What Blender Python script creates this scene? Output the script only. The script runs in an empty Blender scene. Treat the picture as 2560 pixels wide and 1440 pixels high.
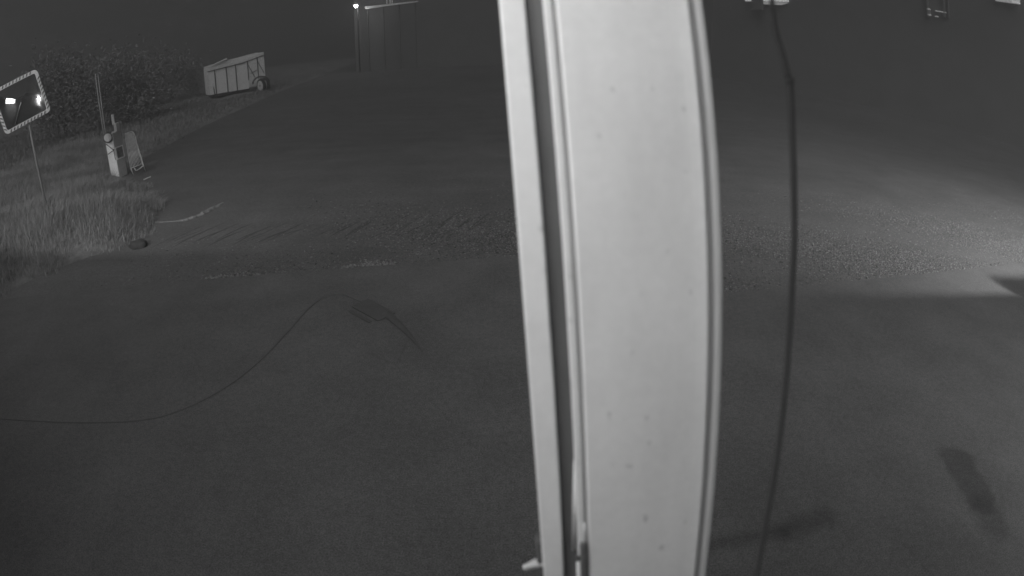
import bpy, bmesh, math, random
import numpy as np
from mathutils import Vector, Matrix

R = math.radians
rng = np.random.default_rng(24)
random.seed(24)
sc = bpy.context.scene
COL = sc.collection

# ------------------------------------------------------------------ camera
H = 3.0                       # camera height above the yard
PITCH = R(25.5)               # looking down
FPX = 1400.0                  # fisheye focal length, pixels per radian at 2560 wide
cd = bpy.data.cameras.new('camera')
cam = bpy.data.objects.new('camera', cd)
COL.objects.link(cam)
cam.location = (0, 0, H)
cam.rotation_euler = (math.pi / 2 - PITCH, 0, 0)
cd.type = 'PANO'
cd.panorama_type = 'FISHEYE_LENS_POLYNOMIAL'
cd.sensor_fit = 'HORIZONTAL'
cd.sensor_width = 36.0
cd.sensor_height = 20.25
cd.fisheye_fov = R(180)
cd.fisheye_polynomial_k0 = 0.0
cd.fisheye_polynomial_k1 = -1.0 / (FPX / 2560.0 * 36.0)
cd.fisheye_polynomial_k2 = 0.0
cd.fisheye_polynomial_k3 = 0.0
cd.fisheye_polynomial_k4 = 0.0
cd.clip_start = 0.01
cd.clip_end = 2000
cd.dof.use_dof = True
cd.dof.focus_distance = 12.0
cd.dof.aperture_fstop = 6.0
sc.camera = cam

# ------------------------------------------------------------------ night sky, soft sky-glow, exposure
w = bpy.data.worlds.new('World')
sc.world = w
w.use_nodes = True
bg = w.node_tree.nodes['Background']
bg.inputs[0].default_value = (1, 1, 1, 1)
bg.inputs[1].default_value = 0.031

sd = bpy.data.lights.new('night_glow', 'SUN')
sd.energy = 1.16
sd.angle = R(60)
sun = bpy.data.objects.new('night_glow', sd)
COL.objects.link(sun)
sun.rotation_euler = Vector((0.10, 0.62, -0.78)).to_track_quat('-Z', 'Y').to_euler()

vs = sc.view_settings
vs.view_transform = 'Standard'
vs.look = 'None'
vs.exposure = 0.0
vs.gamma = 1.0
vs.use_curve_mapping = False
sc.cycles.use_denoising = True

# ------------------------------------------------------------------ sight lines: a picture point to a place in the yard
UP = Vector((0, math.sin(PITCH), math.cos(PITCH)))
FW = Vector((0, math.cos(PITCH), -math.sin(PITCH)))
RT = Vector((1, 0, 0))
CAM = Vector((0, 0, H))

def ray(px, py):
    u, v = px - 1280, 720 - py
    r = math.hypot(u, v) + 1e-9
    th = r / FPX
    return math.cos(th) * FW + math.sin(th) * (u / r * RT + v / r * UP)

def gp(px, py, z=0.0):
    d = ray(px, py)
    return CAM + d * ((z - H) / d.z)

def hd(px, py, D):
    d = ray(px, py)
    return CAM + d * (D / math.hypot(d.x, d.y))

# ------------------------------------------------------------------ materials
def mat(name, v, rough=0.8, noise=None, bump=None, metal=0.0, emit=0.0, spots=None, coord='Position'):
    """grey procedural surface; noise = (scale, amount[, detail]) list; bump = (scale, strength, distance)"""
    m = bpy.data.materials.new(name)
    m.use_nodes = True
    nt = m.node_tree
    b = nt.nodes['Principled BSDF']
    b.inputs['Roughness'].default_value = rough
    b.inputs['Metallic'].default_value = metal
    b.inputs['Specular IOR Level'].default_value = 0.25
    pos = None
    if coord == 'Position':
        pos = nt.nodes.new('ShaderNodeNewGeometry').outputs['Position']
    else:
        pos = nt.nodes.new('ShaderNodeTexCoord').outputs['Object']
    val = None
    for sc_, am, *rest in (noise or []):
        n = nt.nodes.new('ShaderNodeTexNoise')
        n.inputs['Scale'].default_value = sc_
        n.inputs['Detail'].default_value = rest[0] if rest else 4
        n.inputs['Roughness'].default_value = 0.6
        vec = pos
        if len(rest) > 1:
            mp = nt.nodes.new('ShaderNodeMapping')
            mp.inputs['Scale'].default_value = rest[1]
            nt.links.new(pos, mp.inputs[0])
            vec = mp.outputs[0]
        nt.links.new(vec, n.inputs['Vector'])
        mr = nt.nodes.new('ShaderNodeMapRange')
        mr.inputs['From Min'].default_value = 0.25
        mr.inputs['From Max'].default_value = 0.75
        mr.inputs['To Min'].default_value = 1 - am
        mr.inputs['To Max'].default_value = 1 + am
        nt.links.new(n.outputs['Fac'], mr.inputs['Value'])
        if val is None:
            val = mr.outputs[0]
        else:
            mu = nt.nodes.new('ShaderNodeMath'); mu.operation = 'MULTIPLY'
            nt.links.new(val, mu.inputs[0]); nt.links.new(mr.outputs[0], mu.inputs[1])
            val = mu.outputs[0]
    if spots:                                   # sparse dirt marks: (scale, threshold, darkening, stretch)
        s_, th_, dk_, st_ = spots
        mp = nt.nodes.new('ShaderNodeMapping'); mp.inputs['Scale'].default_value = st_
        nt.links.new(pos, mp.inputs[0])
        n = nt.nodes.new('ShaderNodeTexNoise'); n.inputs['Scale'].default_value = s_; n.inputs['Detail'].default_value = 2
        nt.links.new(mp.outputs[0], n.inputs['Vector'])
        mr = nt.nodes.new('ShaderNodeMapRange')
        mr.inputs['From Min'].default_value = th_; mr.inputs['From Max'].default_value = th_ + 0.08
        mr.inputs['To Min'].default_value = 1.0; mr.inputs['To Max'].default_value = dk_
        nt.links.new(n.outputs['Fac'], mr.inputs['Value'])
        if val is None:
            val = mr.outputs[0]
        else:
            mu = nt.nodes.new('ShaderNodeMath'); mu.operation = 'MULTIPLY'
            nt.links.new(val, mu.inputs[0]); nt.links.new(mr.outputs[0], mu.inputs[1])
            val = mu.outputs[0]
    if val is None:
        b.inputs['Base Color'].default_value = (v, v, v, 1)
    else:
        mu = nt.nodes.new('ShaderNodeMath'); mu.operation = 'MULTIPLY'
        mu.inputs[1].default_value = v
        nt.links.new(val, mu.inputs[0])
        cb = nt.nodes.new('ShaderNodeCombineColor')
        for k in range(3):
            nt.links.new(mu.outputs[0], cb.inputs[k])
        nt.links.new(cb.outputs[0], b.inputs['Base Color'])
    if bump:
        n = nt.nodes.new('ShaderNodeTexNoise')
        n.inputs['Scale'].default_value = bump[0]
        n.inputs['Detail'].default_value = 5
        nt.links.new(pos, n.inputs['Vector'])
        bp = nt.nodes.new('ShaderNodeBump')
        bp.inputs['Strength'].default_value = bump[1]
        bp.inputs['Distance'].default_value = bump[2]
        nt.links.new(n.outputs['Fac'], bp.inputs['Height'])
        nt.links.new(bp.outputs[0], b.inputs['Normal'])
    if emit:
        b.inputs['Emission Color'].default_value = (1, 1, 1, 1)
        b.inputs['Emission Strength'].default_value = emit
    return m

def mat_vary(name, lo, hi, rough=0.85, trans=0.0):
    """grey varied from loose piece to loose piece (blades, stones, leaves)"""
    m = bpy.data.materials.new(name); m.use_nodes = True
    nt = m.node_tree; b = nt.nodes['Principled BSDF']
    b.inputs['Roughness'].default_value = rough
    b.inputs['Specular IOR Level'].default_value = 0.2
    g = nt.nodes.new('ShaderNodeNewGeometry')
    r = nt.nodes.new('ShaderNodeMapRange')
    r.inputs['To Min'].default_value = lo; r.inputs['To Max'].default_value = hi
    nt.links.new(g.outputs['Random Per Island'], r.inputs['Value'])
    c = nt.nodes.new('ShaderNodeCombineColor')
    for k in range(3):
        nt.links.new(r.outputs[0], c.inputs[k])
    nt.links.new(c.outputs[0], b.inputs['Base Color'])
    return m

M = dict(
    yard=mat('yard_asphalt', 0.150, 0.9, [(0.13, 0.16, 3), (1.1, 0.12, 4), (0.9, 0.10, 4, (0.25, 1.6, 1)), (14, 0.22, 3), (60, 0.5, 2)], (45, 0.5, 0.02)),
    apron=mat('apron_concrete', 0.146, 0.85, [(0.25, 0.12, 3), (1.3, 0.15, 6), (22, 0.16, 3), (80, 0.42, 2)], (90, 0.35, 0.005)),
    soil=mat('bank_soil', 0.17, 0.95, [(0.5, 0.25, 4), (6, 0.25, 4)], (8, 0.6, 0.05)),
    gravel=mat_vary('gravel_stone', 0.07, 0.33),
    chip=mat_vary('pale_chippings', 0.10, 0.32),
    tread=mat('packed_earth', 0.105, 0.95, [(9, 0.2, 3)]),
    grass=mat_vary('grass_blade', 0.20, 0.40),
    fargrass=mat_vary('far_grass_blade', 0.15, 0.27),
    leaf=mat_vary('bush_leaf', 0.15, 0.27),
    bark=mat('bark', 0.08, 0.9, [(12, 0.3)]),
    white=mat('white_coated_metal', 0.80, 0.45, [(7, 0.045, 5), (2.2, 0.05, 4, (4, 4, 0.6)), (60, 0.03, 2)], None, spots=(33, 0.668, 0.74, (1, 1, 0.8)), coord='Object'),
    lipwhite=mat('off_white_lip', 0.58, 0.5, [(6, 0.06)], coord='Object'),
    greylip=mat('grey_seal', 0.40, 0.5, [(6, 0.05)], coord='Object'),
    channel=mat('dark_channel', 0.125, 0.6, [(8, 0.12)], coord='Object'),
    lock=mat('lock_metal', 0.13, 0.45, [(40, 0.25)], coord='Object'),
    rod=mat('bright_rod', 0.75, 0.35, metal=0.0),
    cable=mat('black_cable', 0.045, 0.7),
    cable2=mat('cable_clip', 0.16, 0.5),
    shadow_tone=mat('apron_shadow', 0.134, 0.95, [(5, 0.1)]),  # dark tone for the shadow shapes laid on the apron
    shadow_tone_dark=mat('apron_shadow_dark', 0.108, 0.95, [(5, 0.1)]),
    mat_=mat('worn_mat', 0.118, 0.95, [(3, 0.12, 4), (60, 0.2)], (80, 0.3, 0.004)),
    stone=mat('dark_stone', 0.07, 0.9, [(8, 0.3)], (10, 0.6, 0.02)),
    pale=mat('pale_paint', 0.62, 0.6, [(2.5, 0.08, 4)]),
    trailer=mat('trailer_sheet', 0.85, 0.6, [(0.7, 0.06, 3), (5, 0.05, 4)]),
    trailrail=mat('trailer_rail', 0.80, 0.6, [(3, 0.06, 3)]),
    dark=mat('dark_steel', 0.11, 0.7, [(4, 0.2)]),
    tyre=mat('tyre_rubber', 0.05, 0.9),
    rim=mat('wheel_rim', 0.62, 0.5),
    cabw=mat('cabinet_white', 0.92, 0.6, [(5, 0.12, 5), (1.5, 0.1, 3)]),
    cabg=mat('cabinet_grey', 0.50, 0.6, [(5, 0.08, 4)]),
    frame=mat('label_frame', 0.95, 0.5),
    label=mat('label_print', 0.22, 0.6, [(9, 0.5, 3)]),
    steel=mat('galvanised_tube', 0.62, 0.5, [(6, 0.1)]),
    pole=mat('grey_pole', 0.26, 0.6, [(4, 0.1)]),
    wall=mat('facade_render', 0.30, 0.9, [(2, 0.08)]),
    roof=mat('roof_sheet', 0.25, 0.8, [(2, 0.08)]),
    farwall=mat('far_wall', 0.15, 0.9, [(0.4, 0.1)]),
    farpost=mat('far_post', 0.125, 0.9),
    fascia=mat('far_fascia', 0.92, 0.7),
    lampglass=mat('lamp_glass', 0.8, 0.3, emit=3.2),
    lampfar=mat('far_lamp_glass', 0.8, 0.3, emit=30),
    window=mat('lit_window', 0.5, 0.4, emit=0.8),
    windowdim=mat('dim_window', 0.5, 0.4, emit=0.14),
    slit=mat('lamplit_glow', 0.7, 0.4, emit=0.42),  # emission stands in for lamplight falling on the canopy edge
    slit2=mat('dim_lamplit_glow', 0.7, 0.4, emit=0.2),  # emission in place of light caught by canopy edge, soffit and sills
    stripe=mat('dark_stripe', 0.10, 0.6),
    mframe=mat('mirror_frame_pale', 0.66, 0.5, [(12, 0.08)]),
)
mm = bpy.data.materials.new('mirror_silver'); mm.use_nodes = True
_b = mm.node_tree.nodes['Principled BSDF']
_b.inputs['Base Color'].default_value = (0.80, 0.80, 0.80, 1)
_b.inputs['Metallic'].default_value = 1.0
_b.inputs['Roughness'].default_value = 0.035
M['mirror'] = mm

def add_mult(m, build):
    """multiply the base colour of m by a value made by build(nt, position)"""
    nt = m.node_tree
    b = nt.nodes['Principled BSDF']
    src = b.inputs['Base Color'].links[0].from_socket
    pos = nt.nodes.new('ShaderNodeNewGeometry').outputs['Position']
    val = build(nt, pos)
    c = nt.nodes.new('ShaderNodeCombineColor')
    for k in range(3):
        nt.links.new(val, c.inputs[k])
    mx = nt.nodes.new('ShaderNodeMix'); mx.data_type = 'RGBA'; mx.blend_type = 'MULTIPLY'
    mx.inputs['Factor'].default_value = 1.0
    nt.links.new(src, mx.inputs[6]); nt.links.new(c.outputs[0], mx.inputs[7])
    nt.links.new(mx.outputs[2], b.inputs['Base Color'])

def n_math(nt, op, a, b_=None):
    n = nt.nodes.new('ShaderNodeMath'); n.operation = op
    for i, v in enumerate((a, b_)):
        if v is None:
            continue
        if isinstance(v, (int, float)):
            n.inputs[i].default_value = v
        else:
            nt.links.new(v, n.inputs[i])
    return n.outputs[0]

def n_range(nt, v, f0, f1, t0, t1, smooth=True):
    n = nt.nodes.new('ShaderNodeMapRange')
    if smooth:
        n.interpolation_type = 'SMOOTHSTEP'
    nt.links.new(v, n.inputs['Value'])
    for k, q in zip(('From Min', 'From Max', 'To Min', 'To Max'), (f0, f1, t0, t1)):
        n.inputs[k].default_value = q
    return n.outputs[0]

def n_noise(nt, pos, scale, detail=4):
    n = nt.nodes.new('ShaderNodeTexNoise'); n.inputs['Scale'].default_value = scale; n.inputs['Detail'].default_value = detail
    nt.links.new(pos, n.inputs['Vector'])
    return n

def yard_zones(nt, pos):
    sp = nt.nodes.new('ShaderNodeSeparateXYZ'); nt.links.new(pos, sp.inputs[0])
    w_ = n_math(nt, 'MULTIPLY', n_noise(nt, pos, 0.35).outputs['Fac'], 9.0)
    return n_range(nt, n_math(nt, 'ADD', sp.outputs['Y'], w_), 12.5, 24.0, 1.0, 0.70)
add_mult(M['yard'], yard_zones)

def cracks(nt, pos):
    nz = n_noise(nt, pos, 0.9, 5)
    mx = nt.nodes.new('ShaderNodeMix'); mx.data_type = 'VECTOR'; mx.inputs['Factor'].default_value = 0.10
    nt.links.new(pos, mx.inputs[4]); nt.links.new(nz.outputs['Color'], mx.inputs[5])
    v = nt.nodes.new('ShaderNodeTexVoronoi'); v.feature = 'DISTANCE_TO_EDGE'; v.inputs['Scale'].default_value = 0.33
    nt.links.new(mx.outputs[1], v.inputs['Vector'])
    return n_range(nt, v.outputs['Distance'], 0.0, 0.005, 0.93, 1.0)
add_mult(M['apron'], cracks)

def shade_tone_patch(ax, ay, bx, by, rad, soft, dark):
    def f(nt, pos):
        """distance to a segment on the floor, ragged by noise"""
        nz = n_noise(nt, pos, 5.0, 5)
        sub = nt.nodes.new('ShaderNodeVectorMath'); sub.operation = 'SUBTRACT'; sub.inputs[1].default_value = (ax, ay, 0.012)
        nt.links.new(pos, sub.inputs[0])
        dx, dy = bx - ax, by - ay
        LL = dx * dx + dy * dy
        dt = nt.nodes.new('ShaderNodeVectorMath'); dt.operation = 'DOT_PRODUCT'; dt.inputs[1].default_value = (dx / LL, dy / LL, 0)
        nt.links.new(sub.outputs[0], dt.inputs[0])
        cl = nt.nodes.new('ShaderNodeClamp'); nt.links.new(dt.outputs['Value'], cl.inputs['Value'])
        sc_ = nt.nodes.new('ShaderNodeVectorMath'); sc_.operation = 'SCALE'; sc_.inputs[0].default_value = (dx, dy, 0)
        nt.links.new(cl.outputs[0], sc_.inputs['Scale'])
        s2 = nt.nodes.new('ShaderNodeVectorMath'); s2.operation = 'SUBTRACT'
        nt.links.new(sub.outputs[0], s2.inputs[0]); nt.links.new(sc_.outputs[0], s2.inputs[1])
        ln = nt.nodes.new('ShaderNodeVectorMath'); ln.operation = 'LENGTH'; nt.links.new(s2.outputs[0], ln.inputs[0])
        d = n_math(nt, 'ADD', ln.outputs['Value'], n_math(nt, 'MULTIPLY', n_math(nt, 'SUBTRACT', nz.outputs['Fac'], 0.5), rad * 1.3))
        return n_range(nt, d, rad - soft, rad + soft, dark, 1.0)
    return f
for st_ in ((0.9, 2.24, 1.9, 2.29, 0.055, 0.05, 0.74), (1.9, 2.30, 2.30, 2.36, 0.09, 0.07, 0.72), (3.98, 2.72, 3.90, 2.2, 0.19, 0.05, 0.68), (3.88, 2.1, 3.82, 1.90, 0.16, 0.08, 0.74),  # first four: soft cast shadows painted into the apron colour
            (-2.4, 6.2, -0.9, 4.9, 0.30, 0.30, 0.90), (-5.5, 6.0, -1.0, 6.6, 0.5, 0.5, 1.08)):  # then one wide darker and one wide lighter patch
    add_mult(M['apron'], shade_tone_patch(*st_))

# ------------------------------------------------------------------ mesh helpers
def link(name, me, m=None, parent=None):
    o = bpy.data.objects.new(name, me)
    COL.objects.link(o)
    if m is not None:
        me.materials.append(m)
    if parent is not None:
        o.parent = parent
    return o

def obj(name, bm, m, parent=None, smooth=False):
    bmesh.ops.recalc_face_normals(bm, faces=bm.faces)
    me = bpy.data.meshes.new(name)
    bm.to_mesh(me); bm.free()
    if smooth:
        for p in me.polygons:
            p.use_smooth = True
    return link(name, me, m, parent)

def tag(o, label, cat, group=None):
    o['label'] = label; o['category'] = cat
    if group:
        o['group'] = group
    return o

def kind(o, k):
    o['kind'] = k
    return o

def empty(name, loc, rot=None):
    o = bpy.data.objects.new(name, None)
    COL.objects.link(o)
    o.location = loc
    o.empty_display_size = 0.1
    if rot is not None:
        o.rotation_euler = rot
    return o

def box(bm, lo, hi, bev=0.0, mtx=None):
    r = bmesh.ops.create_cube(bm, size=1.0)
    lo, hi = Vector(lo), Vector(hi)
    c, s = (lo + hi) / 2, hi - lo
    for v in r['verts']:
        v.co = Vector((v.co.x * s.x, v.co.y * s.y, v.co.z * s.z)) + c
    vs_ = r['verts']
    if bev:
        es = list({e for v in vs_ for e in v.link_edges})
        rr = bmesh.ops.bevel(bm, geom=es, offset=bev, segments=2, affect='EDGES', profile=0.5)
        vs_ = list({v for f in rr['faces'] for v in f.verts} | {v for v in vs_ if v.is_valid})
    if mtx is not None:
        bmesh.ops.transform(bm, matrix=mtx, verts=vs_)
    return bm

def B():
    return bmesh.new()

def tube(bm, pts, rad, seg=8, cap=True):
    pts = [Vector(p) for p in pts]
    n = len(pts)
    rads = rad if isinstance(rad, (list, tuple)) else [rad] * n
    rings = []
    prev = None
    for i, p in enumerate(pts):
        t = (pts[min(i + 1, n - 1)] - pts[max(i - 1, 0)]).normalized()
        if prev is None:
            a = t.orthogonal().normalized()
        else:
            a = (prev - t * prev.dot(t)).normalized()
        prev = a
        b = t.cross(a)
        rings.append([bm.verts.new(p + (a * math.cos(2 * math.pi * k / seg) + b * math.sin(2 * math.pi * k / seg)) * rads[i]) for k in range(seg)])
    for i in range(n - 1):
        for k in range(seg):
            bm.faces.new((rings[i][k], rings[i][(k + 1) % seg], rings[i + 1][(k + 1) % seg], rings[i + 1][k]))
    if cap:
        bm.faces.new(rings[0]); bm.faces.new(list(reversed(rings[-1])))
    return bm

def extrude(bm, prof, z0, z1):
    """closed (x, y) profile run from z0 to z1"""
    a = [bm.verts.new((x, y, z0)) for x, y in prof]
    b = [bm.verts.new((x, y, z1)) for x, y in prof]
    n = len(prof)
    for i in range(n):
        bm.faces.new((a[i], a[(i + 1) % n], b[(i + 1) % n], b[i]))
    bm.faces.new(list(reversed(a))); bm.faces.new(b)
    return bm

def rounded(x0, x1, y0, y1, r, seg=4):
    """rectangle profile whose two front corners (y1) are rounded"""
    pts = [(x0, y0), (x1, y0)]
    for k in range(seg + 1):
        a = math.pi / 2 * k / seg
        pts.append((x1 - r + r * math.cos(a), y1 - r + r * math.sin(a)))
    for k in range(seg + 1):
        a = math.pi / 2 + math.pi / 2 * k / seg
        pts.append((x0 + r + r * math.cos(a), y1 - r + r * math.sin(a)))
    return pts

def smooth_path(pts, n=60):
    """Catmull-Rom through points"""
    P = [Vector(p) for p in pts]
    P = [P[0] * 2 - P[1]] + P + [P[-1] * 2 - P[-2]]
    out = []
    segs = len(P) - 3
    for i in range(n + 1):
        u = i / n * segs
        k = min(int(u), segs - 1)
        t = u - k
        p0, p1, p2, p3 = P[k:k + 4]
        out.append(0.5 * ((2 * p1) + (p2 - p0) * t + (2 * p0 - 5 * p1 + 4 * p2 - p3) * t * t + (3 * p1 - p0 - 3 * p2 + p3) * t ** 3))
    return out

def tri_mesh(name, verts, tris, m, parent=None):
    me = bpy.data.meshes.new(name)
    me.vertices.add(len(verts)); me.vertices.foreach_set('co', verts.astype(np.float32).ravel())
    me.loops.add(tris.size); me.loops.foreach_set('vertex_index', tris.astype(np.int32).ravel())
    me.polygons.add(len(tris))
    me.polygons.foreach_set('loop_start', np.arange(0, tris.size, 3, dtype=np.int32))
    me.polygons.foreach_set('loop_total', np.full(len(tris), 3, dtype=np.int32))
    me.update(); me.validate()
    return link(name, me, m, parent)

# ------------------------------------------------------------------ the yard
bm = B()
S = 300
vsq = [bm.verts.new(c) for c in ((-S, -S, 0), (S, -S, 0), (S, S, 0), (-S, S, 0))]
bm.faces.new(vsq)
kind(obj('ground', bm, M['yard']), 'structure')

# concrete apron along the building: its outer edge steps back behind the white door leaf
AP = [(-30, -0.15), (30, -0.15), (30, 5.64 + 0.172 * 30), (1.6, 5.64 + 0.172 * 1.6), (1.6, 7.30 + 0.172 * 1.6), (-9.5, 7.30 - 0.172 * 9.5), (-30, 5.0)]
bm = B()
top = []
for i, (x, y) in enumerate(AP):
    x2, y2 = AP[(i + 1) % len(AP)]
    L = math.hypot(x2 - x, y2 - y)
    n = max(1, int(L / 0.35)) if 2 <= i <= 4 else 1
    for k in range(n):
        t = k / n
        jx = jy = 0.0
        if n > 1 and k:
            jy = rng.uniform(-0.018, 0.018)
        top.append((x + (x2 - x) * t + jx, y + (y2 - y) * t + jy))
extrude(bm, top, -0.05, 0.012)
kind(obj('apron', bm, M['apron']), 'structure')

# ------------------------------------------------------------------ grass bank on the left
VERGE = np.array([(-22, -2), (-13, 2.2), (-9.6, 4.6), (-8.68, 5.97), (-8.32, 6.78), (-7.82, 7.47), (-7.05, 8.2), (-7.34, 9.68), (-9.2, 11.8), (-11.95, 14.2), (-13.3, 16.9),
                  (-13.5, 18.6), (-14.55, 23.6), (-15.5, 29.8), (-17.7, 41.2), (-19.0, 50.1), (-24, 80), (-30, 120)])

def verge_x(y):
    return np.interp(y, VERGE[:, 1], VERGE[:, 0])

def verge_dist(x, y):
    """distance from the verge line, positive inside the grass"""
    best = np.full(np.shape(x), 1e9)
    for (ax, ay), (bx, by) in zip(VERGE[:-1], VERGE[1:]):
        dx, dy = bx - ax, by - ay
        t = np.clip(((x - ax) * dx + (y - ay) * dy) / (dx * dx + dy * dy), 0, 1)
        best = np.minimum(best, np.hypot(x - ax - t * dx, y - ay - t * dy))
    return np.where(x < verge_x(y), best, -best)

def bank_h(x, y):
    d = np.maximum(verge_dist(x, y), 0)
    rise = np.interp(y, [16, 30, 38], [0.75, 0.3, 0.12])
    hump = rise * (1 - np.exp(-d / 2.2))
    return hump + 0.06 * np.sin(x * 1.3 + y * 0.7) * np.minimum(d, 1) + 0.04 * np.sin(x * 2.9 - y * 1.9) * np.minimum(d, 1)

nx, ny = 90, 200
ys = np.concatenate([np.linspace(-2, 24, 120), np.linspace(24.5, 120, 80)])
vv = []
for y in ys:
    x0 = float(verge_x(y))
    u = np.linspace(0, 1, nx) ** 2.2
    x = x0 - u * 70
    z = bank_h(x, np.full_like(x, y)) - 0.02 * (u < 1e-9)
    vv.append(np.stack([x, np.full_like(x, y), z], 1))
vv = np.concatenate(vv)
idx = np.arange(ny * nx).reshape(ny, nx)
q = np.stack([idx[:-1, :-1], idx[:-1, 1:], idx[1:, 1:], idx[1:, :-1]], -1).reshape(-1, 4)
tr = np.concatenate([q[:, [0, 2, 1]], q[:, [0, 3, 2]]])
kind(tri_mesh('grass_bank', vv, tr, M['soil']), 'structure')

def blades(name, m, n, xr, yr, hl, wl, dmin, edge_bias=0.0, lean=0.35, clump=0.0):
    x = rng.uniform(*xr, n); y = rng.uniform(*yr, n)
    d = verge_dist(x, y) + 0.30 * np.sin(x * 2.3 + 1.7 * np.sin(y * 1.9)) * np.sin(y * 3.1) - 0.12 * rng.exponential(1.0, n) + 0.15
    nz = np.sin(x * 1.7 + 3 * np.sin(y * 0.9)) * np.sin(y * 2.1 + 2 * np.sin(x * 0.7)) * 0.5 + 0.5
    keep = (d > dmin) & (rng.random(n) > clump * (1 - nz))
    keep &= np.hypot(x + 11.5, y - 13.3) > 0.95
    keep &= np.hypot(x + 21.5, (y - 40.4) * 0.6) > 1.7
    if edge_bias:
        keep &= rng.random(n) < np.exp(-np.maximum(d, 0) / edge_bias)
    x, y, d, nz = x[keep], y[keep], d[keep], nz[keep]
    n = len(x)
    z = bank_h(x, y)
    h = rng.uniform(*hl, n) * np.clip(0.35 + d * 0.5, 0.25, 1.0) * (0.6 + 0.6 * nz)
    wd = rng.uniform(*wl, n)
    a = rng.uniform(0, 2 * np.pi, n)
    la = rng.normal(0.9, 1.2, n)
    ll = np.abs(rng.normal(0, lean, n)) * h
    ca, sa = np.cos(a) * wd / 2, np.sin(a) * wd / 2
    lx, ly = np.cos(la) * ll, np.sin(la) * ll
    v = np.empty((n, 5, 3))
    v[:, 0] = np.stack([x - ca, y - sa, z - 0.03], 1)
    v[:, 1] = np.stack([x + ca, y + sa, z - 0.03], 1)
    v[:, 2] = np.stack([x - ca * .8 + lx * .3, y - sa * .8 + ly * .3, z + h * .55], 1)
    v[:, 3] = np.stack([x + ca * .8 + lx * .3, y + sa * .8 + ly * .3, z + h * .55], 1)
    v[:, 4] = np.stack([x + lx, y + ly, z + h * (1 - 0.25 * np.minimum(ll / h, 1))], 1)
    b = (np.arange(n) * 5)[:, None]
    t = np.concatenate([b + [0, 1, 3], b + [0, 3, 2], b + [2, 3, 4]])
    o = tri_mesh(name, v.reshape(-1, 3), t, m)
    return kind(o, 'stuff')

tag(blades('grass', M['grass'], 380000, (-18, -6.5), (3.5, 19), (0.14, 0.50), (0.004, 0.010), 0.03, clump=0.8, lean=0.9), 'rough uncut grass on the bank around the traffic mirror', 'grass')
tag(blades('grass', M['fargrass'], 140000, (-48, -13), (14, 62), (0.12, 0.35), (0.02, 0.04), 0.1, clump=0.6, lean=0.6), 'darker far grass along the lane up to the trailer', 'grass')

# ------------------------------------------------------------------ loose gravel along the apron
def stones(name, m, x, y, s, z0=0.0):
    n = len(x)
    base = np.array([(1, 0, 0), (0, 1, 0), (-1, 0, 0), (0, -1, 0), (0, 0, 1.0), (0, 0, -0.6)], float)
    tri = np.array([(0, 1, 4), (1, 2, 4), (2, 3, 4), (3, 0, 4), (1, 0, 5), (2, 1, 5), (3, 2, 5), (0, 3, 5)])
    a = rng.uniform(0, 2 * np.pi, n)
    sx, sy, sz = s * rng.uniform(.7, 1.3, n), s * rng.uniform(.6, 1.1, n), s * rng.uniform(.35, .8, n)
    v = base[None] * np.stack([sx, sy, sz], 1)[:, None] * (1 + 0.3 * rng.normal(size=(n, 6, 1)))
    ca, sa = np.cos(a)[:, None], np.sin(a)[:, None]
    o = np.empty_like(v)
    o[..., 0] = v[..., 0] * ca - v[..., 1] * sa + x[:, None]
    o[..., 1] = v[..., 0] * sa + v[..., 1] * ca + y[:, None]
    o[..., 2] = v[..., 2] + z0 + (sz * 0.35)[:, None]
    t = (np.arange(n) * 6)[:, None, None] + tri[None]
    return kind(tri_mesh(name, o.reshape(-1, 3), t.reshape(-1, 3), m), 'stuff')

def edge_y(x):
    return np.where(x < 1.6, 7.30, 5.64) + 0.172 * x

n = 110000
x = rng.uniform(-6.5, 16, n)
d = np.abs(rng.normal(0, 1.6, n))
w_ = np.clip((x + 5.0) / 3.5, 0.05, 1.0)
k = rng.random(n) < w_ * (0.55 + 0.45 * np.sin(x * 1.1 + d * 1.7))
x, d = x[k], d[k]
tag(stones('gravel', M['gravel'], x, edge_y(x) + 0.03 + d, 0.006 + 0.014 * rng.random(len(x)) ** 2), 'loose dark gravel strewn over the yard beyond the concrete edge', 'gravel')
# pale chippings gathered in two small heaps against the concrete edge
for (x0, x1, dens, lb) in ((-2.40, -1.62, 520, 'bright patch of pale chippings against the concrete edge'), (-4.40, -3.55, 300, 'fainter patch of pale chippings nearer the grass bank')):
    x = rng.uniform(x0, x1, dens)
    u = (x - x0) / (x1 - x0)
    y = edge_y(x) + 0.03 + np.abs(rng.normal(0, 1, dens)) * 0.10 * np.sin(np.pi * np.clip(u, 0.1, 0.9))
    tag(stones('chippings', M['chip'], x, y, rng.uniform(0.012, 0.026, dens)), lb, 'gravel')

# lug marks left by a tractor tyre: low curved ridges of packed earth
bm = B()
for i in range(58):
    u = i / 57
    xx = -6.3 + 5.6 * u + rng.normal(0, 0.05)
    yb = 8.0 + 0.35 * u + rng.normal(0, 0.10)
    Lg = rng.uniform(0.45, 1.15)
    if rng.random() < 0.22:
        continue
    pr = []
    for k in range(7):
        t = k / 6
        pr.append(Vector((xx + 0.22 * t + 0.12 * t * t, yb + Lg * t, 0.0)))
    hw, hh = rng.uniform(0.014, 0.026), rng.uniform(0.006, 0.014)
    rows = []
    for k, p in enumerate(pr):
        e = math.sin(math.pi * (k + 0.35) / 6.7)
        rows.append([bm.verts.new(p + Vector((-hw, 0, -0.004))), bm.verts.new(p + Vector((0.2 * hw, 0, hh * e))), bm.verts.new(p + Vector((hw, 0, -0.004)))])
    for k in range(6):
        for s_ in range(2):
            bm.faces.new((rows[k][s_], rows[k][s_ + 1], rows[k + 1][s_ + 1], rows[k + 1][s_]))
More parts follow.
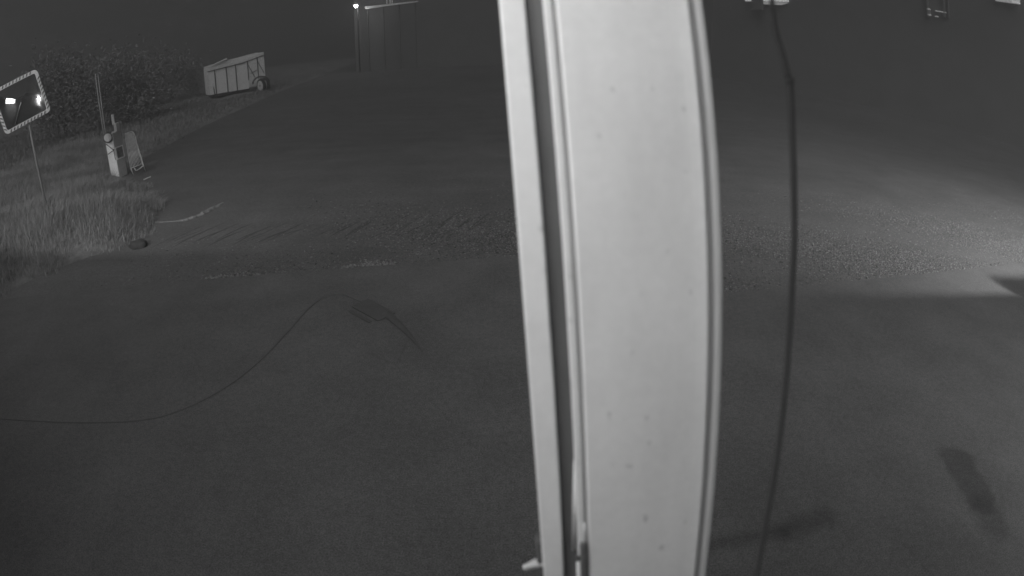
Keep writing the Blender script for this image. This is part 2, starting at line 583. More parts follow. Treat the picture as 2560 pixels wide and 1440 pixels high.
tag(kind(obj('tyre_lug_marks', bm, M['tread']), 'stuff'), 'curved tyre lug marks pressed into the yard', 'tracks')

# crumbling ridge of dirt near the grass
bm = B()
path = smooth_path([(-7.3, 9.40, 0), (-6.75, 9.38, 0), (-6.42, 9.45, 0), (-6.27, 9.8, 0), (-6.18, 10.2, 0), (-6.14, 10.5, 0)], 40)
tube(bm, [p + Vector((rng.normal(0, .012), rng.normal(0, .012), 0)) for p in path], [max(0.008, (0.012 + 0.05 * max(0, math.sin(math.pi * (i - 8) / 34))) * rng.uniform(.7, 1.2)) for i in range(41)], 7)
tag(obj('dirt_ridge', bm, mat('pale_dirt', 0.26, 0.95, [(14, 0.3)])), 'low pale ridge of dirt curving out from the grass bank', 'dirt')

# ------------------------------------------------------------------ the building behind the camera, with its floodlights
bld = empty('building', (0, -0.2, 0))
tag(bld, 'building the view is taken from, its roof edge shading the apron', 'building')
bm = B(); box(bm, (-14, -6, 0), (20, 0, 4.10)); obj('wall', bm, M['wall'], bld)
bm = B(); box(bm, (-14.3, -6.2, 4.103), (20.3, 0.80, 4.23)); rf = obj('roof', bm, M['roof'], bld)
bm = B(); tube(bm, [(11.50, 0.66, 4.355), (11.51, 0.66, 4.355), (11.55, 0.66, 4.355), (11.63, 0.66, 4.355), (14.5, 0.66, 4.355)], [0.05, 0.09, 0.115, 0.125, 0.125], 16); obj('roof_shadow_caster', bm, M['roof'], rf, True)  # unseen pipe shape added for the dark blob it casts at the right

def floodlight(loc, aim, power, size, label, light_name, spot=None, blend=1.0):
    t = empty('floodlight', loc)
    q = (Vector(aim) - Vector(loc)).to_track_quat('-Z', 'Y')
    t.rotation_euler = q.to_euler()
    tag(t, label, 'floodlight', 'floodlights on the building')
    sx, sy = size
    bm = B(); box(bm, (-sx / 2 - .03, -sy / 2 - .03, 0.0), (sx / 2 + .03, sy / 2 + .03, 0.09), 0.01); obj('housing', bm, M['dark'], t)
    bm = B(); box(bm, (-sx / 2, -sy / 2, -0.006), (sx / 2, sy / 2, -0.001)); obj('glass', bm, M['lampglass'], t)
    bm = B(); tube(bm, [(0, 0, 0.09), (0, 0, 0.2)], 0.02); obj('bracket', bm, M['dark'], t)
    if spot:
        ld = bpy.data.lights.new(light_name, 'SPOT'); ld.spot_size = R(spot); ld.spot_blend = blend; ld.shadow_soft_size = 0.06
    else:
        ld = bpy.data.lights.new(light_name, 'AREA'); ld.shape = 'RECTANGLE'; ld.size, ld.size_y = size
    ld.energy = power
    lo = bpy.data.objects.new(light_name, ld); COL.objects.link(lo)
    lo.parent = t; lo.location = (0, 0, -0.02)
    return t

floodlight((-1.2, 0.12, 3.72), (-1.0, 3.6, 1.0), 20, (1.9, 0.8), 'floodlight under the roof edge left of the view, mirrored in the traffic mirror', 'flood_beam')
floodlight((13.0, -2.4, 6.55), (12.8, 8.4, 0.0), 15000, (0.3, 0.2), 'floodlight on the roof lighting the yard on the right', 'roof_flood_beam', 92, 1.0)
floodlight((-7.5, -2.2, 5.9), (-11.0, 14.0, 0.0), 2300, (0.22, 0.16), 'added unseen floodlight on the roof, brightening the grass bank on the left', 'left_fill_beam', 90, 1.0)  # unseen lamp added so the left yard is brighter than the middle
floodlight((7.6, 0.02, 3.80), (6.0, 3.0, 0.0), 170, (0.25, 0.16), 'added unseen floodlight under the roof edge, brightening the apron on the right', 'apron_fill_beam')  # unseen lamp added to brighten the near apron right of the leaf
bm = B(); tube(bm, [(-7.5, -2.4, 4.22), (-7.5, -2.4, 5.85)], 0.05)
tag(obj('lamp_post', bm, M['dark']), 'added short post on the roof carrying the added left floodlight', 'post')
bm = B(); tube(bm, [(13.0, -2.6, 4.22), (13.0, -2.6, 6.5)], 0.05)
tag(obj('lamp_post', bm, M['dark']), 'short post on the roof carrying the right floodlight', 'post')

# ------------------------------------------------------------------ white door leaf seen edge-on, close in front of the lens
DIR = Vector((0.078, -0.250, -0.948)).normalized()          # runs down and back to the wall
C0 = CAM + 0.797 * FW
zax = -DIR
xax = (Vector((1, 0, 0)) - zax * zax.x).normalized()
yax = zax.cross(xax)
if yax.dot(FW) > 0:
    yax = -yax                                                # front of the leaf looks at the camera
rotm = Matrix((xax, yax, zax)).transposed()
if rotm.determinant() < 0:
    SX = -1.0
else:
    SX = 1.0
foot_s = (C0.z - 0.02) / -DIR.z
foot = C0 + DIR * foot_s
door = empty('door_leaf', foot)
LFT = Matrix.Identity(4)
zx = zax; xx_ = xax; yy_ = zx.cross(xx_)
door.matrix_world = Matrix.Translation(foot) @ Matrix((xx_, yy_, zx)).transposed().to_4x4()
tag(door, 'tall white profiled door leaf standing open edge-on in front of the view', 'door')
YS = 1.0 if yy_.dot(-FW) > 0 else -1.0                        # sign that points to the camera
L0, L1 = 0.0, foot_s + 0.75
def dpart(name, prof, m, z0=L0, z1=L1, parent=None):
    bm = B(); extrude(bm, [(x, y * YS) for x, y in prof], z0, z1)
    return obj(name, bm, m, parent or door, smooth=False)
dpart('leaf_core', [(0.022, -0.075), (0.305, -0.075), (0.305, -0.032), (0.022, -0.032)], M['channel'])
dpart('face_strip', rounded(0.0143, 0.0513, -0.075, 0.0, 0.004), M['white'])
dpart('channel', [(0.0513, -0.0315), (0.0760, -0.0315), (0.0760, -0.0075), (0.0640, -0.0085), (0.0513, -0.0075)], M['channel'])
dpart('seal_lip', rounded(0.0760, 0.0897, -0.031, -0.001, 0.004), M['white'])
dpart('groove', [(0.0897, -0.031), (0.0944, -0.031), (0.0944, -0.0035), (0.0897, -0.0035)], M['greylip'])
dpart('edge_panel', [(0.0944, -0.031), (0.2910, -0.031), (0.2910, -0.0005), (0.2890, 0.0022), (0.2860, 0.0026), (0.2800, 0.0016), (0.2700, 0.0004), (0.2600, 0.0), (0.0985, 0.0), (0.0960, -0.0008), (0.0944, -0.0025)], M['white'])
dpart('groove', [(0.2910, -0.031), (0.3020, -0.031), (0.3020, -0.0035), (0.2910, -0.0035)], M['greylip'])
dpart('edge_lip', rounded(0.3020, 0.3144, -0.060, -0.002, 0.0035), M['lipwhite'])
# hardware low on the leaf; zs = height along the leaf
def door_z(py, px=1400):
    """height on the leaf of a picture row"""
    d = ray(px, py)
    nrm = yy_
    t = (foot - CAM).dot(nrm) / d.dot(nrm)
    return (CAM + d * t - foot).dot(zx)
zl = door_z(1360)
zh = door_z(1420)
bm = B(); box(bm, (0.0795, min(-0.02 * YS, 0.006 * YS), zl - 0.16), (0.0925, max(-0.02 * YS, 0.006 * YS), zl), 0.005); lk = obj('lock_case', bm, M['lock'], door)
bm = B(); box(bm, (0.0735, min(-0.012 * YS, 0.002 * YS), zl - 0.042), (0.0795, max(-0.012 * YS, 0.002 * YS), zl - 0.030), 0.002); obj('latch', bm, M['lock'], lk)
zt = door_z(1120)
bm = B(); tube(bm, [(0.0775, -0.010 * YS, zt), (0.0715, -0.006 * YS, zl - 0.02)], [0.002, 0.0052], 8); obj('locking_rod', bm, M['white'], door, True)
bm = B(); tube(bm, [(0.0755, -0.004 * YS, zl - 0.048), (0.0765, -0.004 * YS, zl - 0.2)], 0.0030, 8); obj('locking_rod', bm, M['rod'], door, True)
bm = B(); tube(bm, [(0.0885, 0.001 * YS, door_z(1310)), (0.0885, 0.003 * YS, zl)], 0.0012, 6); obj('spindle', bm, M['rod'], door, True)
hd_ = B()
tube(hd_, [(0.018, -0.022 * YS, zh), (0.006, -0.020 * YS, zh), (-0.002, -0.018 * YS, zh - 0.001), (-0.012, -0.017 * YS, zh - 0.004), (-0.019, -0.016 * YS, zh - 0.006), (-0.0205, -0.016 * YS, zh - 0.0065)],
     [0.0095, 0.0095, 0.0080, 0.0062, 0.0058, 0.003], 12)
hn = obj('handle', hd_, M['lipwhite'], door, True)
bm = B(); box(bm, (0.0045, min(-0.045 * YS, -0.012 * YS), zh - 0.06), (0.0142, max(-0.045 * YS, -0.012 * YS), zh + 0.050), 0.003); obj('handle_plate', bm, M['channel'], door)

# ------------------------------------------------------------------ black cable hanging beside the door leaf
cp = [(1922, -120), (1928, -30), (1932, 30), (1940, 80), (1956, 135), (1971, 196)]
D1 = 0.86
up_ = smooth_path([Vector((0.31, 0.50, 4.09)), Vector((0.335, 0.60, 3.7)), Vector((0.35, 0.70, 3.4))] + [CAM + ray(*p) * D1 for p in cp], 40)
cbl = empty('hanging_cable', up_[-1])
tag(cbl, 'black cable with a joint hanging down beside the white door leaf', 'cable')
bm = B(); tube(bm, [p - up_[-1] for p in up_], [0.0026 + 0.0022 * i / 40 for i in range(41)], 10); obj('upper_cable', bm, M['cable'], cbl, True)
cp2 = [(1975, 200), (1978, 260), (1981, 350), (1985, 480), (1985.5, 600), (1980, 720), (1974, 830), (1965, 950), (1951, 1080), (1934, 1200), (1914, 1310), (1890, 1440), (1868, 1540)]
lo_ = smooth_path([CAM + ray(*p) * D1 for p in cp2], 90)
bm = B(); tube(bm, [p - up_[-1] for p in lo_], [(0.0056 - 0.0012 * i / 90) for i in range(91)], 12); obj('lower_cable', bm, M['cable'], cbl, True)
bm = B(); tube(bm, [lo_[0] - up_[-1] + Vector((0, 0, 0.004)), lo_[0] - up_[-1] + Vector((0.0003, 0, -0.006))], 0.0061, 12); obj('joint', bm, M['cable'], cbl, True)

# ------------------------------------------------------------------ shadow of a cable and connector on the apron, built as dark flat shapes
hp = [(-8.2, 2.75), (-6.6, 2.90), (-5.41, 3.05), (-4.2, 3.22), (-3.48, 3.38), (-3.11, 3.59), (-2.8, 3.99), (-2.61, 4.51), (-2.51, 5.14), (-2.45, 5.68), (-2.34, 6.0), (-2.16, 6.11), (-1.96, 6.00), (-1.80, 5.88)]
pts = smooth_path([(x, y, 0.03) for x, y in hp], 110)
hs = empty('shadow_loop', (-1.9, 5.95, 0.012))
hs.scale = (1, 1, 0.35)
tag(hs, 'shadow of a cable and connector on the concrete, built as flat dark shapes', 'shadow_loop')
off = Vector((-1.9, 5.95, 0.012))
bm = B(); tube(bm, [p - off for p in pts], [0.006 + 0.026 * (i / 110) ** 1.5 for i in range(111)], 8); obj('cable_shadow', bm, M['shadow_tone'], hs, True)
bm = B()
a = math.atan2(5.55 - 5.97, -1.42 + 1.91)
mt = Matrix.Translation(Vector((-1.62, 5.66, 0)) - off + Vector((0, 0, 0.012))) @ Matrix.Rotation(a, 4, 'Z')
box(bm, (-0.27, -0.13, 0.0), (0.27, 0.13, 0.05), 0.015, mt); obj('connector_shadow', bm, M['shadow_tone_dark'], hs)
bm = B(); box(bm, (-0.20, -0.225, 0.0), (0.22, -0.175, 0.03), 0.01, mt); obj('bar_shadow', bm, M['shadow_tone_dark'], hs)
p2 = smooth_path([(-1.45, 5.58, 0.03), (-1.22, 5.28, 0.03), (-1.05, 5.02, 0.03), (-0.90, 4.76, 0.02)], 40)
bm = B(); tube(bm, [p - off for p in p2], [0.060 - 0.055 * (i / 40) for i in range(41)], 8); obj('tail_shadow', bm, M['shadow_tone_dark'], hs, True)

# dark stone and a pale stick
def lump(name, c, sx, sy, sz, m):
    bm = B()
    bmesh.ops.create_icosphere(bm, subdivisions=3, radius=1.0)
    for v in bm.verts:
        n_ = 1 + 0.10 * math.sin(v.co.x * 4 + 1) * math.sin(v.co.y * 5) + 0.06 * math.sin(v.co.z * 7 + v.co.x * 6)
        v.co = Vector((v.co.x * sx * n_, v.co.y * sy * n_, v.co.z * sz * n_))
    o = obj(name, bm, m, None, True); o.location = c
    return o
tag(lump('stone', (-6.72, 8.02, 0.03), 0.20, 0.15, 0.10, M['stone']), 'dark rounded stone at the tip of the grass bank', 'stone')
bm = B(); tube(bm, [(-10.51, 13.43, 0.02), (-10.49, 13.57, 0.022), (-10.47, 13.74, 0.02)], [0.017, 0.02, 0.015], 6)
tag(obj('stick', bm, mat('bleached_wood', 0.85, 0.8)), 'short pale stick on the ground beside the cabinet', 'stick')
# ------------------------------------------------------------------ traffic mirror on a pole
DM = 13.4
Cm = hd(52, 254, DM)
def mc(px, py):
    return CAM + ray(px, py) * ((Cm - CAM).length)
tr_, br_, bl_ = mc(101, 173), mc(112, 276), mc(5, 334)
ux = (br_ - bl_).normalized()
vy = (tr_ - br_); vy = (vy - ux * vy.dot(ux)).normalized()
nz_ = ux.cross(vy).normalized()
if nz_.dot(CAM - Cm) < 0:
    nz_ = -nz_
MW, MH = (br_ - bl_).length * 1.06, (tr_ - br_).length * 1.12
base = Vector((Cm.x - 0.02, Cm.y + 0.05, 0.0))
tm = empty('traffic_mirror', base)
tag(tm, 'rectangular traffic mirror with striped frame on a pole in the grass', 'traffic mirror')
LAMP = Vector((-1.2, 0.12, 3.72))
hvec = ((CAM - Cm).normalized() + (LAMP - Cm).normalized()).normalized()
RC = 7.0
n0 = (hvec - (ux * (-0.31 * MW) + vy * (0.16 * MH)) / RC).normalized()
zx_m = n0
ux_m = (ux - zx_m * ux.dot(zx_m)).normalized()
vy_m = zx_m.cross(ux_m)
if vy_m.dot(vy) < 0:
    vy_m = -vy_m; ux_m = ux_m
Lm = Matrix((ux_m, vy_m, zx_m)).transposed()
def mw(a, b, c):
    return Cm - base + Lm @ Vector((a, b, c))
def rrect(w2, h2, r, seg=6):
    out = []
    for cx, cy, a0 in ((w2 - r, h2 - r, 0), (-w2 + r, h2 - r, 90), (-w2 + r, -h2 + r, 180), (w2 - r, -h2 + r, 270)):
        for k in range(seg + 1):
            a = R(a0 + 90 * k / seg)
            out.append((cx + r * math.cos(a), cy + r * math.sin(a)))
    return out
w2, h2 = MW / 2, MH / 2
FWD = 0.07
# glass: rings from the centre out, bulging
outer = rrect(w2 - FWD, h2 - FWD, 0.05)
bm = B()
rings = []
NR = 10
c_ = bm.verts.new(mw(0, 0, 0.0))
for i in range(1, NR + 1):
    f = i / NR
    ring = []
    for x, y in outer:
        X, Y = x * f, y * f
        ring.append(bm.verts.new(mw(X, Y, -(X * X + Y * Y) / (2 * RC))))
    rings.append(ring)
NP = len(outer)
for k in range(NP):
    bm.faces.new((c_, rings[0][k], rings[0][(k + 1) % NP]))
for i in range(NR - 1):
    for k in range(NP):
        bm.faces.new((rings[i][k], rings[i + 1][k], rings[i + 1][(k + 1) % NP], rings[i][(k + 1) % NP]))
obj('mirror_glass', bm, M['mirror'], tm, True)
# frame: rounded-rectangle ring with a sloping face
def ring_frame(bm, w_o, h_o, w_i, h_i, zf, zb, ro=0.10, ri=0.05):
    po, pi = rrect(w_o, h_o, ro), rrect(w_i, h_i, ri)
    n = len(po)
    fo = [bm.verts.new(mw(x, y, zf)) for x, y in po]
    fi = [bm.verts.new(mw(x, y, zf + 0.006)) for x, y in pi]
    bo = [bm.verts.new(mw(x, y, zb)) for x, y in po]
    bi = [bm.verts.new(mw(x, y, zb)) for x, y in pi]
    for k in range(n):
        j = (k + 1) % n
        bm.faces.new((fo[k], fo[j], fi[j], fi[k]))
        bm.faces.new((bo[k], bo[j], fo[j], fo[k]))
        bm.faces.new((fi[k], fi[j], bi[j], bi[k]))
        bm.faces.new((bi[k], bi[j], bo[j], bo[k]))
ZF = -(w2 ** 2 + h2 ** 2) / (2 * RC) + 0.035
bm = B(); ring_frame(bm, w2, h2, w2 - FWD, h2 - FWD, ZF, ZF - 0.09); fr = obj('frame', bm, M['mframe'], tm)
# slanting dark stripes laid on the frame face
def stripe(x0, y0, x1, y1, x2, y2, x3, y3):
    bm = B()
    a = [bm.verts.new(mw(x, y, ZF + 0.0095)) for x, y in ((x0, y0), (x1, y1), (x2, y2), (x3, y3))]
    b = [bm.verts.new(mw(x, y, ZF + 0.002)) for x, y in ((x0, y0), (x1, y1), (x2, y2), (x3, y3))]
    bm.faces.new(a); bm.faces.new(list(reversed(b)))
    for k in range(4):
        bm.faces.new((a[k], b[k], b[(k + 1) % 4], a[(k + 1) % 4]))
    obj('stripe', bm, M['stripe'], fr)
ins, wd_ = FWD - 0.008, 0.032
for sgn in (1, -1):
    x = -w2 + 0.12
    while x < w2 - 0.14:
        stripe(x, sgn * (h2 - 0.006), x + wd_, sgn * (h2 - 0.006), x + wd_ + sgn * -0.03, sgn * (h2 - ins), x + sgn * -0.03, sgn * (h2 - ins))
        x += 0.085
    y = -h2 + 0.12
    while y < h2 - 0.13:
        stripe(sgn * (w2 - 0.006), y, sgn * (w2 - 0.006), y + wd_, sgn * (w2 - ins), y + wd_ - 0.045, sgn * (w2 - ins), y - 0.045)
        y += 0.085
bm = B()   # dished back shell
po = rrect(w2 - 0.012, h2 - 0.012, 0.09)
fo = [bm.verts.new(mw(x, y, ZF - 0.09)) for x, y in po]
fb = [bm.verts.new(mw(x * .75, y * .75, ZF - 0.17)) for x, y in po]
n = len(po)
for k in range(n):
    bm.faces.new((fo[k], fo[(k + 1) % n], fb[(k + 1) % n], fb[k]))
bm.faces.new(fb)
obj('back_shell', bm, M['dark'], tm)
bm = B()
pp = mw(0, -h2 - 0.02, ZF - 0.13)
tube(bm, [(pp.x + 0.16, pp.y - 0.06, -0.05), (pp.x + 0.02, pp.y, pp.z), tuple(mw(0, 0, ZF - 0.15))], 0.026, 10); obj('pole', bm, M['pole'], tm, True)
bm = B(); tube(bm, [mw(0, 0, ZF - 0.20), mw(0, 0.0, ZF - 0.11)], 0.05, 10); obj('clamp', bm, M['dark'], tm, True)

# ------------------------------------------------------------------ cabinet with a round drum, slatted rack, twin poles
cb = gp(300, 446); cb.z = 0.0
gz = float(bank_h(np.array([cb.x]), np.array([cb.y]))[0]) * 0.0
cab = empty('service_cabinet', cb)
view = Vector((-cb.x, -cb.y, 0)).normalized()
ang = math.atan2(view.y, view.x) + math.pi / 2            # local -y looks at the camera
cab.rotation_euler = (0, 0, ang + R(-42))
tag(cab, 'tall weathered cabinet with a white narrow front at the grass edge', 'cabinet')
CW, CD_, CH = 0.36, 0.42, 1.40
# near vertical edge of the cabinet sits at the local origin; white front runs along -x, grey side along +y
bm = B(); box(bm, (-CW, 0.004, 0.02), (0, CD_, CH), 0.012); body = obj('body', bm, M['cabg'], cab)
bm = B(); box(bm, (-CW + 0.01, -0.012, 0.03), (-0.005, 0.003, CH - 0.22), 0.004); fp = obj('front_panel', bm, M['cabw'], cab)
bm = B(); box(bm, (-CW - .01, -0.02, CH + 0.001), (0.015, CD_ + 0.01, CH + 0.03), 0.008); obj('top', bm, M['cabg'], cab)
# dark straps crossing on the front
for (a_, b_) in (((-CW + .02, CH - .26), (-0.03, CH - .50)), ((-CW + .03, CH - .60), (-0.01, CH - .48)), ((-0.04, CH - .46), (-0.03, CH - .80))):
    bm = B(); tube(bm, [(a_[0], -0.02, a_[1]), (b_[0], -0.02, b_[1])], 0.012, 6); obj('strap', bm, M['dark'], fp)
# framed label on the side that faces right
lz0, lz1 = CH - .78, CH - .46
bm = B(); box(bm, (0.004, 0.03, lz0), (0.014, 0.37, lz1)); lb_ = obj('label_plate', bm, M['label'], cab)
for (y0, y1, z0, z1) in ((0.01, 0.40, lz1, lz1 + .035), (0.01, 0.40, lz0 - .035, lz0), (0.01, 0.045, lz0, lz1), (0.365, 0.40, lz0, lz1)):
    bm = B(); box(bm, (0.004, y0, z0), (0.022, y1, z1)); obj('label_frame', bm, M['frame'], lb_)
# drum on the upper front
dc = Vector((-0.18, -0.06, CH - 0.07))
bm = B(); tube(bm, [dc + Vector((0.03, -0.02, 0)), dc + Vector((-0.03, 0.07, 0))], 0.175, 24); dr = obj('drum', bm, M['dark'], cab, False)
bm = B(); tube(bm, [dc + Vector((0.045, -0.045, 0)), dc + Vector((0.03, -0.022, 0))], 0.125, 24); obj('drum_cover', bm, M['steel'], dr, False)
bm = B(); box(bm, (-0.07, 0.18, CH + 0.032), (0.05, 0.36, CH + 0.30), 0.02); nk = obj('neck', bm, M['cabg'], cab)
bm = B(); box(bm, (-0.15, 0.22, CH + 0.26), (-0.035, 0.25, CH + 0.58), 0.006); obj('plate', bm, M['pale'], cab)

# slatted rack leaning beside the cabinet
RK = [hd(322, 332, 18.7), hd(338, 330, 18.9), hd(358, 412, 18.5), hd(334, 428, 18.1), hd(312, 372, 18.5)]
rkb = gp(346, 425); rkb.z = 0.0
rack = empty('leaning_rack', rkb)
tag(rack, 'slatted wire rack with a bent tube frame leaning beside the cabinet', 'rack')
A_, B_, C_, D_ = hd(312, 335, 18.9), hd(333, 331, 19.0), hd(357, 409, 18.4), hd(327, 421, 18.2)
bm = B(); tube(bm, [p - rkb for p in smooth_path([A_, B_, hd(343, 362, 18.8), hd(352, 391, 18.5), C_, hd(356, 416, 18.3), hd(341, 426, 18.2), hd(336, 420, 18.2)], 40)], 0.016, 8); obj('tube_frame', bm, M['steel'], rack, True)
for i in range(9):
    t = i / 8
    a_ = A_.lerp(B_, t * 0.93); b_ = D_.lerp(C_, t * 0.93)
    bm = B(); tube(bm, [a_ - rkb, a_.lerp(b_, .5) - rkb + Vector((0, 0, -0.02)), b_ - rkb], 0.0095, 5); obj('slat', bm, M['steel'], rack, True)
bm = B(); tube(bm, [D_ - rkb, C_ - rkb], 0.011, 6); obj('cross_bar', bm, M['steel'], rack, True)
bm = B(); tube(bm, [C_ - rkb, Vector((C_.x - rkb.x - .05, C_.y - rkb.y + .15, 0.0))], 0.012, 6); obj('foot', bm, M['steel'], rack, True)
bm = B(); tube(bm, [D_ - rkb, Vector((D_.x - rkb.x, D_.y - rkb.y + .1, 0.0))], 0.012, 6); obj('foot', bm, M['steel'], rack, True)

# twin poles behind the cabinet
for (pt, pb, lb) in (((238, 184), (259, 330), 'left of two slim poles standing behind the cabinet'), ((245, 186), (263, 325), 'right of two slim poles standing behind the cabinet')):
    t_, b_ = hd(*pt, 18.9), hd(*pb, 18.9)
    k_ = (b_.z) / (t_.z - b_.z)
    f_ = b_ + (b_ - t_) * k_
    bm = B(); tube(bm, [Vector((0, 0, -0.02)), t_ - f_], [0.024, 0.018], 8)
    o = obj('slim_pole', bm, M['pole'], None, True); o.location = f_
    tag(o, lb, 'pole', 'slim poles behind the cabinet')

# ------------------------------------------------------------------ tandem trailer by the lane
P0 = gp(526, 251); P0.z = 0
P1 = Vector((-21.2, 42.0, 0)); P2 = Vector((-19.55, 42.75, 0))
e1 = (P1 - P0).normalized(); back = Vector((-e1.y, e1.x, 0))
tl = empty('trailer', P0)
tl.rotation_euler = (0, 0, math.atan2(e1.y, e1.x))
tag(tl, 'pale high-sided open trailer with two wheels parked by the lane', 'trailer')
LA, LB_ = (P1 - P0).length, (P1 - P0).length + 1.80
hA, hB, hC = 2.55, 2.80, 3.22
zb0 = 0.42
def rim_z(x):
    return hA + (hB - hA) * x / LA if x < LA else hB + (hC - hB) * (x - LA) / (LB_ - LA)
def wall_quad(bm, x0, x1, y0, y1, zlo, th0, th1):
    a = [(x0, y0, zlo), (x1, y0, zlo), (x1, y0, th1), (x0, y0, th0)]
    b = [(x0, y1, zlo), (x1, y1, zlo), (x1, y1, th1), (x0, y1, th0)]
    va = [bm.verts.new(p) for p in a]; vb = [bm.verts.new(p) for p in b]
    bm.faces.new(va); bm.faces.new(list(reversed(vb)))
    for k in range(4):
        bm.faces.new((va[k], vb[k], vb[(k + 1) % 4], va[(k + 1) % 4]))
TD = 2.1
cuts = [0.0, 0.56, 1.52, 2.30, LA + 0.42, LA + 1.25, LB_]
for x0, x1 in zip(cuts[:-1], cuts[1:]):
    zl_ = zb0 if x1 < LA + 0.5 else 1.25
    bm = B(); wall_quad(bm, x0 + 0.02, x1 - 0.02, 0.0, 0.03, zl_, rim_z(x0) - 0.22, rim_z(x1) - 0.22); obj('side_panel', bm, M['trailer'], tl)
for x in cuts[1:-1]:
    zl_ = zb0 - 0.1 if x < LA else 1.1
    bm = B(); box(bm, (x - 0.035, -0.05, zl_), (x + 0.035, 0.032, rim_z(x) - 0.20)); obj('post', bm, M['dark'], tl)
for (x0, x1) in ((0.0, LA), (LA, LB_)):
    bm = B(); wall_quad(bm, x0 + (0 if x0 == 0 else .003), x1, -0.06, 0.04, 0, 0, 0)
    bm.clear()
    z0, z1 = rim_z(x0), rim_z(x1 - 1e-6)
    a = [(x0, -0.06, z0 - .19), (x1, -0.06, z1 - .19), (x1, -0.06, z1), (x0, -0.06, z0)]
    b = [(x, 0.05, z) for x, _, z in a]
    va = [bm.verts.new(p) for p in a]; vb = [bm.verts.new(p) for p in b]
    bm.faces.new(va); bm.faces.new(list(reversed(vb)))
    for k in range(4):
        bm.faces.new((va[k], vb[k], vb[(k + 1) % 4], va[(k + 1) % 4]))
    obj('top_rail', bm, M['trailrail'], tl)
    bm = B(); wall_quad(bm, x0 + .003, x1 - .003, -0.045, 0.028, 0, 0, 0)
    for v in bm.verts:
        v.co.z = rim_z(min(v.co.x, x1 - 1e-3)) - (0.232 if v.index in (-1,) else 0.20)
    bm.verts.index_update()
    for v in bm.verts:
        if v.index % 4 < 2:
            v.co.z -= 0.05
    obj('rail_seam', bm, M['dark'], tl)
bm = B(); wall_quad(bm, 0.0, LB_, TD, TD + 0.04, zb0, hA + 0.16, hC + 0.05); obj('far_side', bm, M['trailer'], tl)
bm = B(); tube(bm, [(0.35, TD - .1, 2.62), (1.15, TD - .1, 2.86), (2.0, TD - .1, 3.08)], [0.03, 0.06, 0.07], 6); obj('tarpaulin_bar', bm, M['trailrail'], tl)
bm = B(); wall_quad(bm, -0.04, -0.002, 0.0, TD, zb0, hA, hA); obj('end_wall', bm, M['trailer'], tl)
bm = B(); wall_quad(bm, LB_ + .002, LB_ + .04, 0.0, TD, 1.2, hC, hC); obj('end_wall', bm, M['trailer'], tl)
bm = B(); box(bm, (-0.1, 0.1, zb0 - .14), (LB_, TD - .1, zb0 - .005)); obj('chassis', bm, M['dark'], tl)
for (a_, b_) in (((LA + .45, 2.35), (LA + .95, 1.25)), ((LA + .62, 1.62), (LA + 1.2, 1.85)), ((LA + 1.28, 2.5), (LA + 1.75, 1.5))):
    bm = B(); tube(bm, [(a_[0], -0.03, a_[1]), (b_[0], -0.03, b_[1])], 0.028, 6); obj('brace', bm, M['dark'], tl)
# mudguard over the wheels
bm = B()
arc = [(LA + 1.38 + 0.72 * math.cos(R(t)), 0.74 + 0.58 * math.sin(R(t))) for t in range(180, -1, -15)]
inn = [(LA + 1.38 + 0.66 * math.cos(R(t)), 0.74 + 0.50 * math.sin(R(t))) for t in range(0, 181, 15)]
pr = arc + inn
va = [bm.verts.new((x, -0.42, z)) for x, z in pr]; vb = [bm.verts.new((x, -0.02, z)) for x, z in pr]
nn = len(pr)
for k in range(nn):
    bm.faces.new((va[k], va[(k + 1) % nn], vb[(k + 1) % nn], vb[k]))
bm.faces.new(va); bm.faces.new(list(reversed(vb)))
obj('mudguard', bm, M['dark'], tl)
for i, (wx, wy) in enumerate(((LA + 1.30, -0.62), (LA + 1.72, -0.30))):
    ax = Vector((math.cos(R(20)), math.sin(R(20)), 0))          # the wheel pair is steered
    c0 = Vector((wx, wy, 0.54))
    bm = B(); tube(bm, [c0 - ax * .12, c0 - ax * .10, c0 + ax * .10, c0 + ax * .12], [0.48, 0.54, 0.54, 0.48], 24); wh = obj('wheel', bm, M['tyre'], tl, False)
    bm = B(); tube(bm, [c0 - ax * .135, c0 - ax * .121], 0.40, 20); obj('rim', bm, M['rim'], wh)
    bm = B(); tube(bm, [c0 - ax * .16, c0 - ax * .136], 0.07, 10); obj('hub', bm, M['dark'], wh)
bm = B(); tube(bm, [(0.43, -0.1, 0.0), (0.35, -0.1, 1.0)], 0.035, 6); obj('jack', bm, M['dark'], tl)

